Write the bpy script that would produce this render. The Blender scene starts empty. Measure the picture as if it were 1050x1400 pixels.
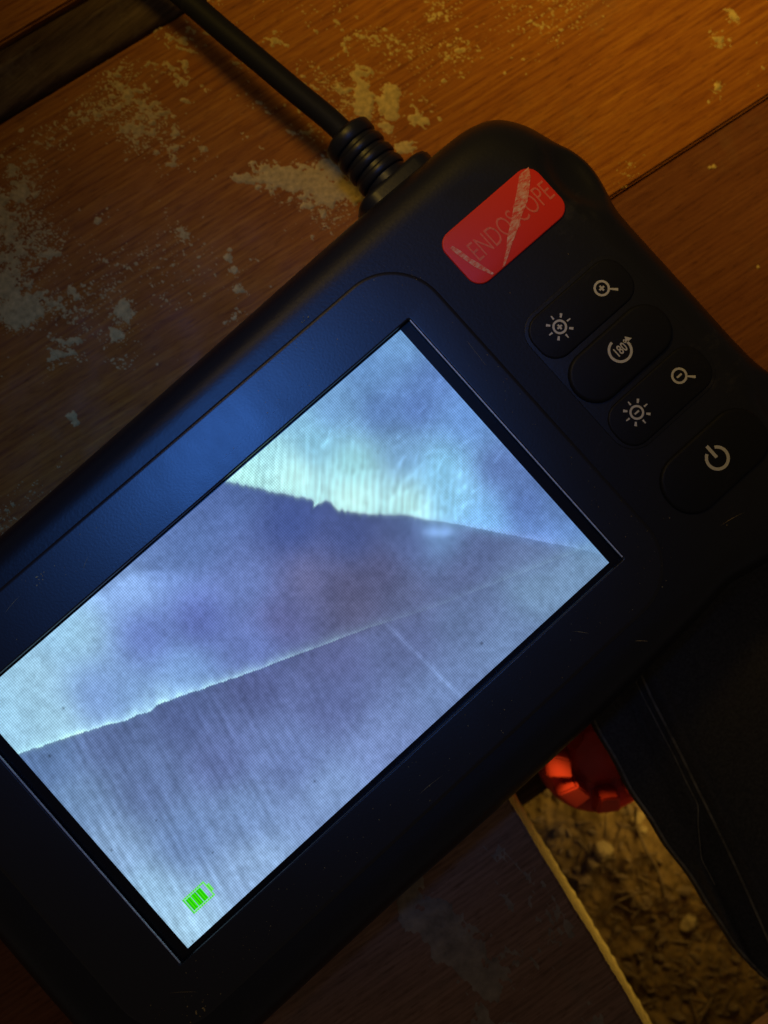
import bpy, bmesh, math, random
import numpy as np
from mathutils import Matrix, Vector

# ------------------------------------------------------------------ camera, world, lights, exposure
# All lengths below are written in millimetres: x runs along the long side of the monitor, y across it,
# z = 0 is the monitor's face and z = -28 the top of the floorboards.  W() turns them into metres above the floor.
FLOOR = -28.0
def W(x, y, z): return Vector((x * .001, y * .001, (z - FLOOR) * .001))
sc = bpy.context.scene
COL = sc.collection
random.seed(4)

R = [[0.7449960621670456, -0.6649056327952146, 0.053678364662037584],
     [0.6604989626119259, 0.7465324142054818, 0.08019024210653482],
     [-0.09339158283360015, -0.024286910419609963, 0.9953331895592071]]
CAM = (6.831735013556294, 0.686898947483936, 184.97279055149153)
cd = bpy.data.cameras.new('camera'); cam = bpy.data.objects.new('camera', cd); COL.objects.link(cam)
cd.sensor_fit = 'VERTICAL'; cd.sensor_height = 24.0; cd.lens = 24.0 * 1500 / 1400
cd.clip_start = 0.005; cd.clip_end = 20
cd.dof.use_dof = True; cd.dof.focus_distance = 0.186; cd.dof.aperture_fstop = 11
m = Matrix(R).transposed().to_4x4(); m.translation = W(*CAM); cam.matrix_world = m
sc.camera = cam

w = bpy.data.worlds.new('World'); sc.world = w; w.use_nodes = True
bg = w.node_tree.nodes['Background']; bg.inputs[0].default_value = (1, .80, .68, 1); bg.inputs[1].default_value = .05
sc.view_settings.view_transform = 'Standard'; sc.view_settings.look = 'None'
sc.view_settings.exposure = 0; sc.view_settings.gamma = 1

def lamp(name, kind, pos, target, power, col, **k):
    d = bpy.data.lights.new(name, kind); d.energy = power; d.color = col
    for a, b in k.items(): setattr(d, a, b)
    o = bpy.data.objects.new(name, d); COL.objects.link(o); o.location = W(*pos)
    o.rotation_euler = (W(*target) - W(*pos)).to_track_quat('-Z', 'Y').to_euler()
    return o
# warm work light over the far end of the boards, added cool light for a blue glow on the black casing, warm torch under the floor
lamp('warm_work_light', 'SPOT', (78, 300, 330), (182, 60, FLOOR), 6.2, (1, .63, .08), spot_size=math.radians(38), spot_blend=1.0, shadow_soft_size=.07)
lamp('added_cool_light', 'SPOT', (20, 88, 330), (11, 27, 0), 1.65, (.07, .27, 1), spot_size=math.radians(26), spot_blend=1.0, shadow_soft_size=.025)
lamp('torch_under_floor', 'POINT', (47, -84, -51), (0, -80, -60), .042, (1, .72, .22), shadow_soft_size=.016)
lamp('added_knob_spot', 'SPOT', (13.5, -46, -40), (20.0, -62.5, -45.5), .018, (1, .66, .25), spot_size=math.radians(32), spot_blend=.9, shadow_soft_size=.002)  # added narrow spot, only there to brighten one rib of the knob

# ------------------------------------------------------------------ helpers
def link(name, me, mat=None, parent=None, smooth=False, kind=None):
    o = bpy.data.objects.new(name, me); COL.objects.link(o)
    if mat is not None and not me.materials: me.materials.append(mat)
    if parent is not None: o.parent = parent
    if smooth:
        me.polygons.foreach_set('use_smooth', [True] * len(me.polygons))
    if kind: o['kind'] = kind
    return o
def tag(o, label, cat=None, group=None, kind=None):
    if label: o['label'] = label
    if cat: o['category'] = cat
    if group: o['group'] = group
    if kind: o['kind'] = kind
    return o
def empty(name, kind=None):
    o = bpy.data.objects.new(name, None); COL.objects.link(o); o.empty_display_size = .01
    if kind: o['kind'] = kind
    return o
def mesh(name, vs, fs):
    me = bpy.data.meshes.new(name)
    me.from_pydata([W(*v) for v in vs], [], fs); me.update(); return me
def loft(rings, closed=True, cap0=False, cap1=False):
    """rings: list of equal-length vertex loops"""
    vs = [v for r in rings for v in r]; n = len(rings[0]); fs = []
    for a in range(len(rings) - 1):
        for i in range(n if closed else n - 1):
            j = (i + 1) % n
            fs.append((a * n + i, a * n + j, (a + 1) * n + j, (a + 1) * n + i))
    if cap0: fs.append(tuple(range(n))[::-1])
    if cap1: fs.append(tuple((len(rings) - 1) * n + i for i in range(n)))
    return vs, fs
def rrect(u0, u1, v0, v1, r, n=8):
    pts = []
    for cx, cy, a0 in ((u1 - r, v1 - r, 0), (u0 + r, v1 - r, 90), (u0 + r, v0 + r, 180), (u1 - r, v0 + r, 270)):
        for k in range(n + 1):
            a = math.radians(a0 + 90 * k / n); pts.append((cx + r * math.cos(a), cy + r * math.sin(a)))
    return pts
def pad_mesh(name, u0, u1, v0, v1, r, z0, z1, edge, n=8):
    rings = [[(x, y, z0) for x, y in rrect(u0, u1, v0, v1, r, n)]]
    for k in range(6):
        t = math.radians(90 * k / 5)
        d = edge * (1 - math.cos(t)); z = z1 - edge + edge * math.sin(t)
        rings.append([(x, y, z) for x, y in rrect(u0 + d, u1 - d, v0 + d, v1 - d, max(r - d, .05), n)])
    return mesh(name, *loft(rings, cap1=True))
def box_mesh(name, x0, x1, y0, y1, z0, z1, bev=0.0):
    bm = bmesh.new()
    bmesh.ops.create_cube(bm, size=1)
    for v in bm.verts:
        v.co = W(x0 if v.co.x < 0 else x1, y0 if v.co.y < 0 else y1, z0 if v.co.z < 0 else z1)
    if bev: bmesh.ops.bevel(bm, geom=list(bm.edges), offset=bev * .001, segments=2, affect='EDGES')
    me = bpy.data.meshes.new(name); bm.to_mesh(me); bm.free(); return me

def tube(name, pts, r, n=20, sub=10):
    P = [Vector(p) for p in pts]; path = []
    for i in range(len(P) - 1):
        p0, p1, p2, p3 = P[max(i - 1, 0)], P[i], P[i + 1], P[min(i + 2, len(P) - 1)]
        for k in range(sub):
            t = k / sub
            path.append(.5 * ((2 * p1) + (p2 - p0) * t + (2 * p0 - 5 * p1 + 4 * p2 - p3) * t * t + (3 * p1 - p0 - 3 * p2 + p3) * t ** 3))
    path.append(P[-1]); rings = []
    for i, p in enumerate(path):
        d = (path[min(i + 1, len(path) - 1)] - path[max(i - 1, 0)]).normalized()
        a = d.cross(Vector((0, 0, 1))).normalized(); b_ = a.cross(d)
        rings.append([tuple(p + (a * math.cos(2 * math.pi * k / n) + b_ * math.sin(2 * math.pi * k / n)) * r) for k in range(n)])
    return mesh(name, *loft(rings, cap0=True, cap1=True))

# numpy value noise --------------------------------------------------
def _hash(ix, iy, s):
    h = (ix.astype(np.int64) * 374761393 + iy.astype(np.int64) * 668265263 + s * 974634777) & 0xffffffff
    h = ((h ^ (h >> 13)) * 1274126177) & 0xffffffff
    h = ((h ^ (h >> 16)) * 2246822519) & 0xffffffff
    return ((h ^ (h >> 15)) & 0xffffff) / float(0xffffff)
def vn(x, y, s=0):
    ix, iy = np.floor(x), np.floor(y); fx, fy = x - ix, y - iy
    fx = fx * fx * fx * (fx * (fx * 6 - 15) + 10); fy = fy * fy * fy * (fy * (fy * 6 - 15) + 10)
    a = _hash(ix, iy, s) * (1 - fx) + _hash(ix + 1, iy, s) * fx
    b = _hash(ix, iy + 1, s) * (1 - fx) + _hash(ix + 1, iy + 1, s) * fx
    return a * (1 - fy) + b * fy - .5
def fbm(x, y, s=0, octv=4, g=.5):
    t = 0; a = 1
    for o in range(octv):
        t = t + a * vn(x * 2 ** o + 17.3 * o, y * 2 ** o - 9.1 * o, s + o); a *= g
    return t

# ------------------------------------------------------------------ materials
def mat(name):
    M = bpy.data.materials.new(name); M.use_nodes = True
    nt = M.node_tree; b = nt.nodes['Principled BSDF']
    return M, nt, b
def nd(nt, typ, **k):
    n = nt.nodes.new(typ)
    for a, v in k.items():
        if a in n.inputs: n.inputs[a].default_value = v
        else: setattr(n, a, v)
    return n
def ramp(nt, fac, stops):
    r = nt.nodes.new('ShaderNodeValToRGB'); e = r.color_ramp.elements
    while len(e) > 1: e.remove(e[-1])
    e[0].position, e[0].color = stops[0][0], (*stops[0][1], 1)
    for p, c in stops[1:]:
        k = e.new(p); k.color = (*c, 1)
    nt.links.new(fac, r.inputs[0]); return r.outputs[0]
def coords(nt, scale, rotz=0):
    tc = nt.nodes.new('ShaderNodeTexCoord'); mp = nt.nodes.new('ShaderNodeMapping')
    mp.inputs['Scale'].default_value = scale if hasattr(scale, '__len__') else (scale,) * 3
    mp.inputs['Rotation'].default_value = (0, 0, rotz)
    nt.links.new(tc.outputs['Object'], mp.inputs['Vector']); return mp.outputs[0]
def noise(nt, vec, detail=4, rough=.55, scale=1.0):
    n = nd(nt, 'ShaderNodeTexNoise', Scale=scale, Detail=detail, Roughness=rough); nt.links.new(vec, n.inputs['Vector']); return n.outputs['Fac']
def bump(nt, b, h, strength, dist):
    n = nd(nt, 'ShaderNodeBump', Strength=strength, Distance=dist); nt.links.new(h, n.inputs['Height']); nt.links.new(n.outputs[0], b.inputs['Normal']); return n
def mixc(nt, f, a, b, mode='MIX'):
    n = nt.nodes.new('ShaderNodeMix'); n.data_type = 'RGBA'; n.blend_type = mode
    for s, v in ((n.inputs[0], f), (n.inputs[6], a), (n.inputs[7], b)):
        if hasattr(v, 'links') or isinstance(v, bpy.types.NodeSocket): nt.links.new(v, s)
        elif isinstance(v, tuple): s.default_value = (*v, 1) if len(v) == 3 else v
        else: s.default_value = v
    return n.outputs[2]

def wood(name, dark, mid, light, scuff_glare=(.3, .24, .14), scuff_amt=.2, gloss=.5):
    M, nt, b = mat(name)
    big = noise(nt, coords(nt, (18, 90, 90)), 4, .6)
    grain = noise(nt, coords(nt, (60, 900, 400)), 5, .65)
    fleck = noise(nt, coords(nt, (260, 1500, 700)), 3, .6)
    c1 = ramp(nt, grain, [(.3, dark), (.5, mid), (.72, light)])
    c2 = ramp(nt, big, [(.3, (.86, .82, .8)), (.55, (1, 1, 1)), (.75, (1.06, 1.03, 1))])
    c = mixc(nt, 1.0, c1, c2, 'MULTIPLY')
    wv = nd(nt, 'ShaderNodeTexWave', Scale=1.0, Distortion=5.0, Detail=3.0); wv.bands_direction = 'Y'; wv.inputs['Detail Scale'].default_value = .6
    nt.links.new(coords(nt, (9, 300, 300)), wv.inputs['Vector'])
    c = mixc(nt, .32, c, ramp(nt, wv.outputs['Fac'], [(.0, (.62, .55, .5)), (.35, (.95, .95, .95)), (1, (1.05, 1.04, 1))]), 'MULTIPLY')
    pore = noise(nt, coords(nt, (420, 5200, 900)), 2, .5)
    c = mixc(nt, .45, c, ramp(nt, pore, [(.30, (.45, .4, .35)), (.40, (1, 1, 1))]), 'MULTIPLY')
    f = ramp(nt, fleck, [(.55, (1, 1, 1)), (.7, (.55, .5, .45))])
    c = mixc(nt, .75, c, f, 'MULTIPLY')
    # faint plaster haze rubbed into the surface
    hz = noise(nt, coords(nt, (70, 45, 60)), 8, .72)
    hf = ramp(nt, hz, [(.56, (0, 0, 0)), (.78, (1, 1, 1))])
    k = nd(nt, 'ShaderNodeMath', operation='MULTIPLY'); nt.links.new(hf, k.inputs[0]); k.inputs[1].default_value = scuff_amt
    c = mixc(nt, k.outputs[0], c, scuff_glare)
    nt.links.new(c, b.inputs['Base Color'])
    rg = ramp(nt, noise(nt, coords(nt, 120), 5), [(.3, (gloss - .1,) * 3), (.7, (gloss + .2,) * 3)])
    nt.links.new(rg, b.inputs['Roughness'])
    b.inputs['Specular IOR Level'].default_value = .12
    bump(nt, b, grain, .35, .0003)
    return M
M_wood_a = wood('orange_floorboard', (.24, .07, .010), (.38, .13, .014), (.50, .20, .024))
M_wood_b = wood('red_floorboard', (.15, .05, .016), (.20, .068, .022), (.24, .09, .03), scuff_amt=.15)
M_wood_c = wood('grey_brown_floorboard', (.20, .115, .07), (.30, .17, .105), (.38, .22, .14), scuff_glare=(.16, .14, .1), scuff_amt=.6, gloss=.6)
M_strip = wood('grey_brown_strip', (.055, .032, .014), (.10, .062, .03), (.15, .10, .05), scuff_glare=(.3, .24, .16), scuff_amt=.55, gloss=.55)

def plastic(name, col, rough, bs, bdist, spec=.5, dust=.0):
    M, nt, b = mat(name)
    n = noise(nt, coords(nt, bs), 3, .5)
    s = noise(nt, coords(nt, (55, 90, 55), .4), 9, .75)
    d = ramp(nt, s, [(.6, (0, 0, 0)), (.82, (dust,) * 3)])
    nt.links.new(mixc(nt, d, col, (.16, .14, .12)), b.inputs['Base Color'])
    r = ramp(nt, noise(nt, coords(nt, (90, 40, 90)), 6, .7), [(.3, (rough - .01,) * 3), (.7, (rough + .03,) * 3)])
    nt.links.new(r, b.inputs['Roughness'])
    b.inputs['Specular IOR Level'].default_value = spec
    bump(nt, b, n, .35, bdist)
    return M
M_rubber = plastic('black_rubber', (.009, .009, .010), .38, 1800, .00006, .36, .25)
M_face = plastic('black_faceplate_plastic', (.005, .005, .007), .34, 2400, .00003, .6, .15)
M_button = plastic('black_button_rubber', (.008, .008, .009), .5, 2600, .00005, .18, .12)
M_cable = plastic('black_cable_sheath', (.012, .012, .013), .6, 900, .0001, .15, .3)
M_border = plastic('black_panel_border', (.004, .004, .006), .3, 1500, .00001, .3, .05)
M_red = plastic('red_badge_enamel', (.85, .03, .006), .42, 2500, .00004, .4, .0)
M_knob = plastic('red_plastic', (.5, .04, .012), .42, 700, .00006, .4, .0)

def plain(name, col, rough=.6, var=.25, scale=600, bdist=.0002, bstr=.5, spec=.3):
    M, nt, b = mat(name)
    n = noise(nt, coords(nt, scale), 6, .65)
    lo = tuple(c * (1 - var) for c in col); hi = tuple(min(1, c * (1 + var)) for c in col)
    nt.links.new(ramp(nt, n, [(.3, lo), (.7, hi)]), b.inputs['Base Color'])
    b.inputs['Roughness'].default_value = rough; b.inputs['Specular IOR Level'].default_value = spec
    bump(nt, b, n, bstr, bdist)
    return M
M_print = plain('pale_print', (.6, .57, .47), .6, .12, 2500, .00002)
M_letter = plain('faded_lettering', (.85, .17, .10), .5, .2, 2500, .00001)
M_badge_glare, nt, b = mat('painted_glare')  # colour of the pale glare streaks painted on the badge
n1_ = noise(nt, coords(nt, (900, 2600, 900), .9), 6, .75)
nt.links.new(ramp(nt, n1_, [(.40, (.85, .05, .012)), (.52, (.85, .3, .16)), (.68, (.9, .6, .42))]), b.inputs['Base Color'])
b.inputs['Roughness'].default_value = .5
M_dust = plain('plaster_dust', (.56, .40, .14), .95, .3, 900, .0003, .7, .1)
M_crust = plain('grey_dust_crust', (.30, .24, .17), .95, .4, 260, .0005, .8, .1)
M_soil = plain('rubble_soil', (.24, .155, .05), .95, .55, 220, .0008, .7, .1)
M_stone = plain('ochre_stone', (.42, .31, .12), .85, .3, 300, .0006, .7, .2)
M_stone2 = plain('brown_stone', (.23, .16, .075), .9, .4, 300, .0006, .7, .15)
M_fold_light = plain('painted_fold_light', (.16, .145, .11), .9, .6, 260, .0002, .5, .1)  # pale colour stands in for light caught on the cloth's folds
M_cloth = plain('black_cloth', (.045, .042, .038), .85, .4, 1600, .0002, .6, .25)

Mg, nt, b = mat('green_screen_light')
b.inputs['Base Color'].default_value = (0, 0, 0, 1)
wv = nd(nt, 'ShaderNodeTexWave', Scale=1.0); wv.bands_direction = 'X'
nt.links.new(coords(nt, 700), wv.inputs['Vector'])
nt.links.new(ramp(nt, wv.outputs['Fac'], [(.2, (.02, .55, 0)), (.8, (.05, 1.0, .0))]), b.inputs['Emission Color'])
b.inputs['Emission Strength'].default_value = .85
Mg2 = Mg.copy(); Mg2.name = 'pale_green_screen_light'
for n in Mg2.node_tree.nodes:
    if n.type == 'VALTORGB':
        n.color_ramp.elements[0].color = (.07, .75, .05, 1); n.color_ramp.elements[1].color = (.25, 1, .2, 1)

Ms, nt, b = mat('lit_screen')
b.inputs['Base Color'].default_value = (.004, .004, .006, 1)
at_ = nd(nt, 'ShaderNodeAttribute', attribute_name='picture')
tcs = nt.nodes.new('ShaderNodeTexCoord'); sx = nt.nodes.new('ShaderNodeSeparateXYZ'); nt.links.new(tcs.outputs['Object'], sx.inputs[0])
def sine(sock, period, amp):
    a = nd(nt, 'ShaderNodeMath', operation='MULTIPLY'); nt.links.new(sock, a.inputs[0]); a.inputs[1].default_value = 2 * math.pi / period
    c = nd(nt, 'ShaderNodeMath', operation='SINE'); nt.links.new(a.outputs[0], c.inputs[0])
    d = nd(nt, 'ShaderNodeMath', operation='MULTIPLY_ADD'); nt.links.new(c.outputs[0], d.inputs[0]); d.inputs[1].default_value = amp; d.inputs[2].default_value = 1
    return d.outputs[0]
pm = nd(nt, 'ShaderNodeMath', operation='MULTIPLY'); nt.links.new(sine(sx.outputs[0], .000375, .17), pm.inputs[0]); nt.links.new(sine(sx.outputs[1], .000375, .10), pm.inputs[1])
vm = nd(nt, 'ShaderNodeVectorMath', operation='SCALE'); nt.links.new(at_.outputs['Color'], vm.inputs[0]); nt.links.new(pm.outputs[0], vm.inputs['Scale'])
nt.links.new(vm.outputs[0], b.inputs['Emission Color']); b.inputs['Emission Strength'].default_value = 1.0
b.inputs['Roughness'].default_value = .35; b.inputs['Specular IOR Level'].default_value = .12

# ------------------------------------------------------------------ the floor
TH = math.radians(-8.0)
D = (math.cos(TH), math.sin(TH)); N = (-D[1], D[0])
def sn(s, n): return (s * D[0] + n * N[0], s * D[1] + n * N[1])
M_cut = plain('sawn_end_grain', (.78, .56, .17), .9, .35, 900, .00015, .4, .1)
floor = empty('wooden_floor', 'structure')
T = 18.0
def plank(n0, n1, s0, s1, m_, dz=0, name='plank', cut0=None, cut1=None, T=T, top=FLOOR, bev=.5, parent=None):
    """board in its own frame: local x along the grain. cutX(n) gives the sawn end position as a function of n"""
    bm = bmesh.new(); K = 70 if (cut0 or cut1) else 8
    ring = []
    ns = [n0 + (n1 - n0) * k / K for k in range(K + 1)]
    e0 = [(cut0(n) if cut0 else s0, n) for n in ns]; e1 = [(cut1(n) if cut1 else s1, n) for n in ns]
    loop = e0 + e1[::-1]
    def V(s, n, z): return bm.verts.new(Vector((s * .001, n * .001, z * .001)))
    topv = [V(s, n, 0) for s, n in loop]
    out0 = 3.1 if cut0 else 0; out1 = 3.1 if cut1 else 0
    botv = []
    for i, (s, n) in enumerate(loop):
        botv.append(V(s + (out1 - .5 + .12 * math.sin(n * 3.7) if i > K else 0) - (out0 if i <= K else 0), n, -T))
    bm.faces.new(topv[::-1]); bm.faces.new(botv)
    L = len(loop)
    for i in range(L):
        j = (i + 1) % L
        f = bm.faces.new((topv[i], topv[j], botv[j], botv[i]))
        if (cut1 and i > K and j > K) or (cut0 and i < K): f.material_index = 1
    bmesh.ops.recalc_face_normals(bm, faces=bm.faces)
    te = [e for e in bm.edges if all(v in set(topv) for v in e.verts)]
    bmesh.ops.bevel(bm, geom=te, offset=bev * .001, segments=2, affect='EDGES')
    me = bpy.data.meshes.new(name); bm.to_mesh(me); bm.free()
    me.materials.append(m_); me.materials.append(M_cut)
    o = link(name, me, None, parent or floor); o.rotation_euler = (0, 0, TH); o.location = (0, 0, (top - FLOOR + dz) * .001)
    return o
def cutline(n): return 15.0 + (n + 50) * .047 + .1 * math.sin(n * .13) + .05 * math.sin(n * 2.9 + 1) + .05 * math.sin(n * 5.1)
def cutline2(n): return 45.5 + .6 * math.sin(n * .3)
pa = plank(37.2, 115.2, -190, 300, M_wood_a); tag(pa, 'orange floorboard speckled with plaster dust')
pb = plank(-41.3, 36.8, -190, 300, M_wood_b, dz=-.25); tag(pb, 'reddish brown floorboard under the monitor')
pc = plank(-120, -41.8, -190, 0, M_wood_c, dz=-.1, cut1=cutline); tag(pc, 'dark floorboard with a pale sawn end at the opening')
plank(-120, -41.8, 0, 300, M_wood_c, dz=-.3, cut0=cutline2)
plank(-199, -120.6, -190, 300, M_wood_c, dz=-.2)
pe = plank(129.0, 207, -190, 300, M_wood_a, dz=.1); tag(pe, 'orange floorboard beyond the grey strip')
# narrow worn strip between the boards, with a raised rounded rim and a dark groove beside it
prof = [(115.9, -3), (115.9, -.5), (116.2, .35), (117.0, .7), (118.5, .55), (121.0, .35), (122.6, .55), (123.4, 1.15), (124.1, 1.3), (124.8, .7), (125.2, -.9), (127.9, -1.2), (128.4, -1.6), (128.4, -4)]
rings = []
for k in range(81):
    s = -190 + 490 * k / 80
    rings.append([(*sn(s, n + .25 * math.sin(s * .11) * (0 < i < len(prof) - 1)), FLOOR + z + (.18 * math.sin(s * .19 + n) if z > 0 else 0)) for i, (n, z) in enumerate(prof)])
vs, fs = loft(rings, closed=False)
link('edge_strip', mesh('edge_strip', vs, fs), M_strip, floor, True)['label'] = 'greyish worn strip let in between two orange boards'
# joist crossing below the opening
jo = plank(-60.5, -38, -190, 300, M_strip, name='joist', T=24, top=FLOOR - T - 13, bev=1.2)

# ground under the floor ------------------------------------------------
gx = np.linspace(-60, 120, 300); gy = np.linspace(-190, -10, 300)
X, Y = np.meshgrid(gx, gy)
Z = -84 + 8 * fbm(X / 24, Y / 24, 5, 3, .5) + 1.6 * np.abs(fbm(X / 5, Y / 5, 9, 4, .65)) + .5 * fbm(X / 1.2, Y / 1.2, 19, 3, .6) + .06 * (Y + 60)
vs = np.stack([X.ravel(), Y.ravel(), Z.ravel()], 1).tolist(); n_ = 300
fs = [(j * n_ + i, j * n_ + i + 1, (j + 1) * n_ + i + 1, (j + 1) * n_ + i) for j in range(n_ - 1) for i in range(n_ - 1)]
link('ground', mesh('ground', vs, fs), M_soil, None, True, 'structure')
def gz(x, y):
    return float(Z[min(299, max(0, int((y + 190) / 180 * 299))), min(299, max(0, int((x + 60) / 180 * 299)))])
def blob(vs, fs, x, y, z, rx, ry, rz, seed, rot=0, sub=1):
    bm = bmesh.new(); bmesh.ops.create_icosphere(bm, subdivisions=sub, radius=1)
    rnd = random.Random(seed); base = len(vs)
    c, s = math.cos(rot), math.sin(rot)
    for v in bm.verts:
        k = 1 + rnd.uniform(-.28, .28)
        a, b_, d = v.co.x * rx * k, v.co.y * ry * k, v.co.z * rz * k
        vs.append((x + a * c - b_ * s, y + a * s + b_ * c, z + d))
    for f in bm.faces: fs.append(tuple(base + v.index for v in f.verts))
    bm.free()
vs, fs = [], []
rr = random.Random(3)
for k in range(3200):
    x, y = rr.uniform(-30, 70), rr.uniform(-150, -35)
    r = rr.choice((.2, .25, .3, .4, .55, .8, 1.2)) * rr.uniform(.7, 1.3)
    blob(vs, fs, x, y, gz(x, y) + r * .15, r * rr.uniform(1, 1.7), r * rr.uniform(.4, 1), r * rr.uniform(.3, .7), k, rr.uniform(0, 6), 1)
for k in range(170):
    x, y = rr.uniform(-10, 45), rr.uniform(-140, -55); L = rr.uniform(1.2, 4.5); a = rr.uniform(0, math.pi); z = gz(x, y) + rr.uniform(.3, 1.0); w_ = rr.uniform(.1, .3)
    dx, dy = math.cos(a), math.sin(a); b0 = len(vs); t_ = rr.uniform(-.6, .6)
    for e, q in ((-L, -t_), (L, t_)):
        vs += [(x + dx * e - dy * w_, y + dy * e + dx * w_, z + q), (x + dx * e + dy * w_, y + dy * e - dx * w_, z + q), (x + dx * e, y + dy * e, z + q + w_ * 1.6)]
    fs += [(b0, b0 + 1, b0 + 4, b0 + 3), (b0 + 1, b0 + 2, b0 + 5, b0 + 4), (b0 + 2, b0, b0 + 3, b0 + 5), (b0, b0 + 2, b0 + 1), (b0 + 3, b0 + 4, b0 + 5)]
o = link('rubble', mesh('rubble', vs, fs), M_stone2, None, False)
tag(o, 'loose crumbs of brown rubble on the ground under the opening', 'rubble', kind='stuff')

# ------------------------------------------------------------------ plaster dust on the boards
def build_dust():
    step = .3
    xs = np.arange(-98, 150, step); ys = np.arange(-12, 136, step)
    X, Y = np.meshgrid(xs, ys)
    G = np.zeros_like(X)
    # (x, y, radius along grain, radius across, rotation deg, weight)
    for x, y, rx, ry, a, wt in DUST:
        a = math.radians(a); dx, dy = X - x, Y - y
        u = (dx * math.cos(a) + dy * math.sin(a)) / rx; v = (-dx * math.sin(a) + dy * math.cos(a)) / ry
        G = np.maximum(G, wt * np.exp(-(u * u + v * v) ** 1.3))
    a = math.radians(-58)      # flecks smear across the boards, down to the right in the picture
    U = X * math.cos(a) + Y * math.sin(a); V = -X * math.sin(a) + Y * math.cos(a)
    n1 = fbm(U / 3.2, V / 1.7, 21, 5, .62); n2 = fbm(X / 14, Y / 14, 31, 3, .5); n3 = fbm(U / .9, V / .62, 41, 2, .6)
    n4 = fbm(U / 1.5, V / .8, 61, 2, .6)
    H = G * .98 + n1 * .52 + n2 * .34 + n4 * .40 + n3 * .34 - .63
    H[G < .03] -= .06
    H = np.minimum(H * 1.3, .10 + .12 * np.maximum(H, 0) + .36 * np.maximum(n1 * .3 + n3 * .5 + n4 * .3 + .05, 0))
    Zd = np.where(H > 0, FLOOR + .02 + H, FLOOR - .12)
    cell = (H[:-1, :-1] > 0) | (H[1:, :-1] > 0) | (H[:-1, 1:] > 0) | (H[1:, 1:] > 0)
    # keep only what lies on the boards
    nn = X * N[0] + Y * N[1]
    okc = (nn < 115) ; cell &= okc[:-1, :-1]
    # nothing under the casing
    j, i = np.nonzero(cell); w_ = X.shape[1]
    q = np.stack([j * w_ + i, j * w_ + i + 1, (j + 1) * w_ + i + 1, (j + 1) * w_ + i], 1)
    used, inv = np.unique(q.ravel(), return_inverse=True)
    P = np.stack([X.ravel()[used], Y.ravel()[used], Zd.ravel()[used]], 1)
    P[:, 2] -= FLOOR; P *= .001
    V_, F_l = P.tolist(), inv.reshape(-1, 4).tolist()
    # loose chips, thickest where the dust is thickest
    rg = np.random.RandomState(7); prob = np.clip(G, 0, 1) ** 1.3 * np.clip(.35 + n2 * 1.6 + n1 * .8, 0, 2) * okc
    prob = prob.ravel() / prob.sum(); pick = rg.choice(prob.size, 13000, p=prob)
    for c in pick:
        x = X.ravel()[c] + rg.uniform(-.15, .15); y = Y.ravel()[c] + rg.uniform(-.15, .15)
        L = .17 * math.exp(rg.normal(0, .45)); wd = L * rg.uniform(.3, .8); an = a + rg.normal(0, .6); hz = wd * .35
        ca, sa = math.cos(an), math.sin(an); b0 = len(V_)
        for k in range(6):
            t_ = k * math.pi / 3 + rg.uniform(-.3, .3); rr_ = rg.uniform(.7, 1.2); p_, q_ = L * rr_ * math.cos(t_), wd * rr_ * math.sin(t_)
            V_.append(((x + p_ * ca - q_ * sa) * .001, (y + p_ * sa + q_ * ca) * .001, .00001))
        V_.append((x * .001, y * .001, (.02 + hz) * .001))
        for k in range(6): F_l.append([b0 + k, b0 + (k + 1) % 6, b0 + 6])
    me = bpy.data.meshes.new('plaster_dust'); me.from_pydata(V_, [], F_l); me.update()
    o = link('plaster_dust', me, M_dust, None, True)
    tag(o, 'pale yellow plaster dust caked and scattered over the orange floorboards', 'dust', kind='stuff')
PR = -42      # the picture's horizontal, as an angle on the boards
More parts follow.
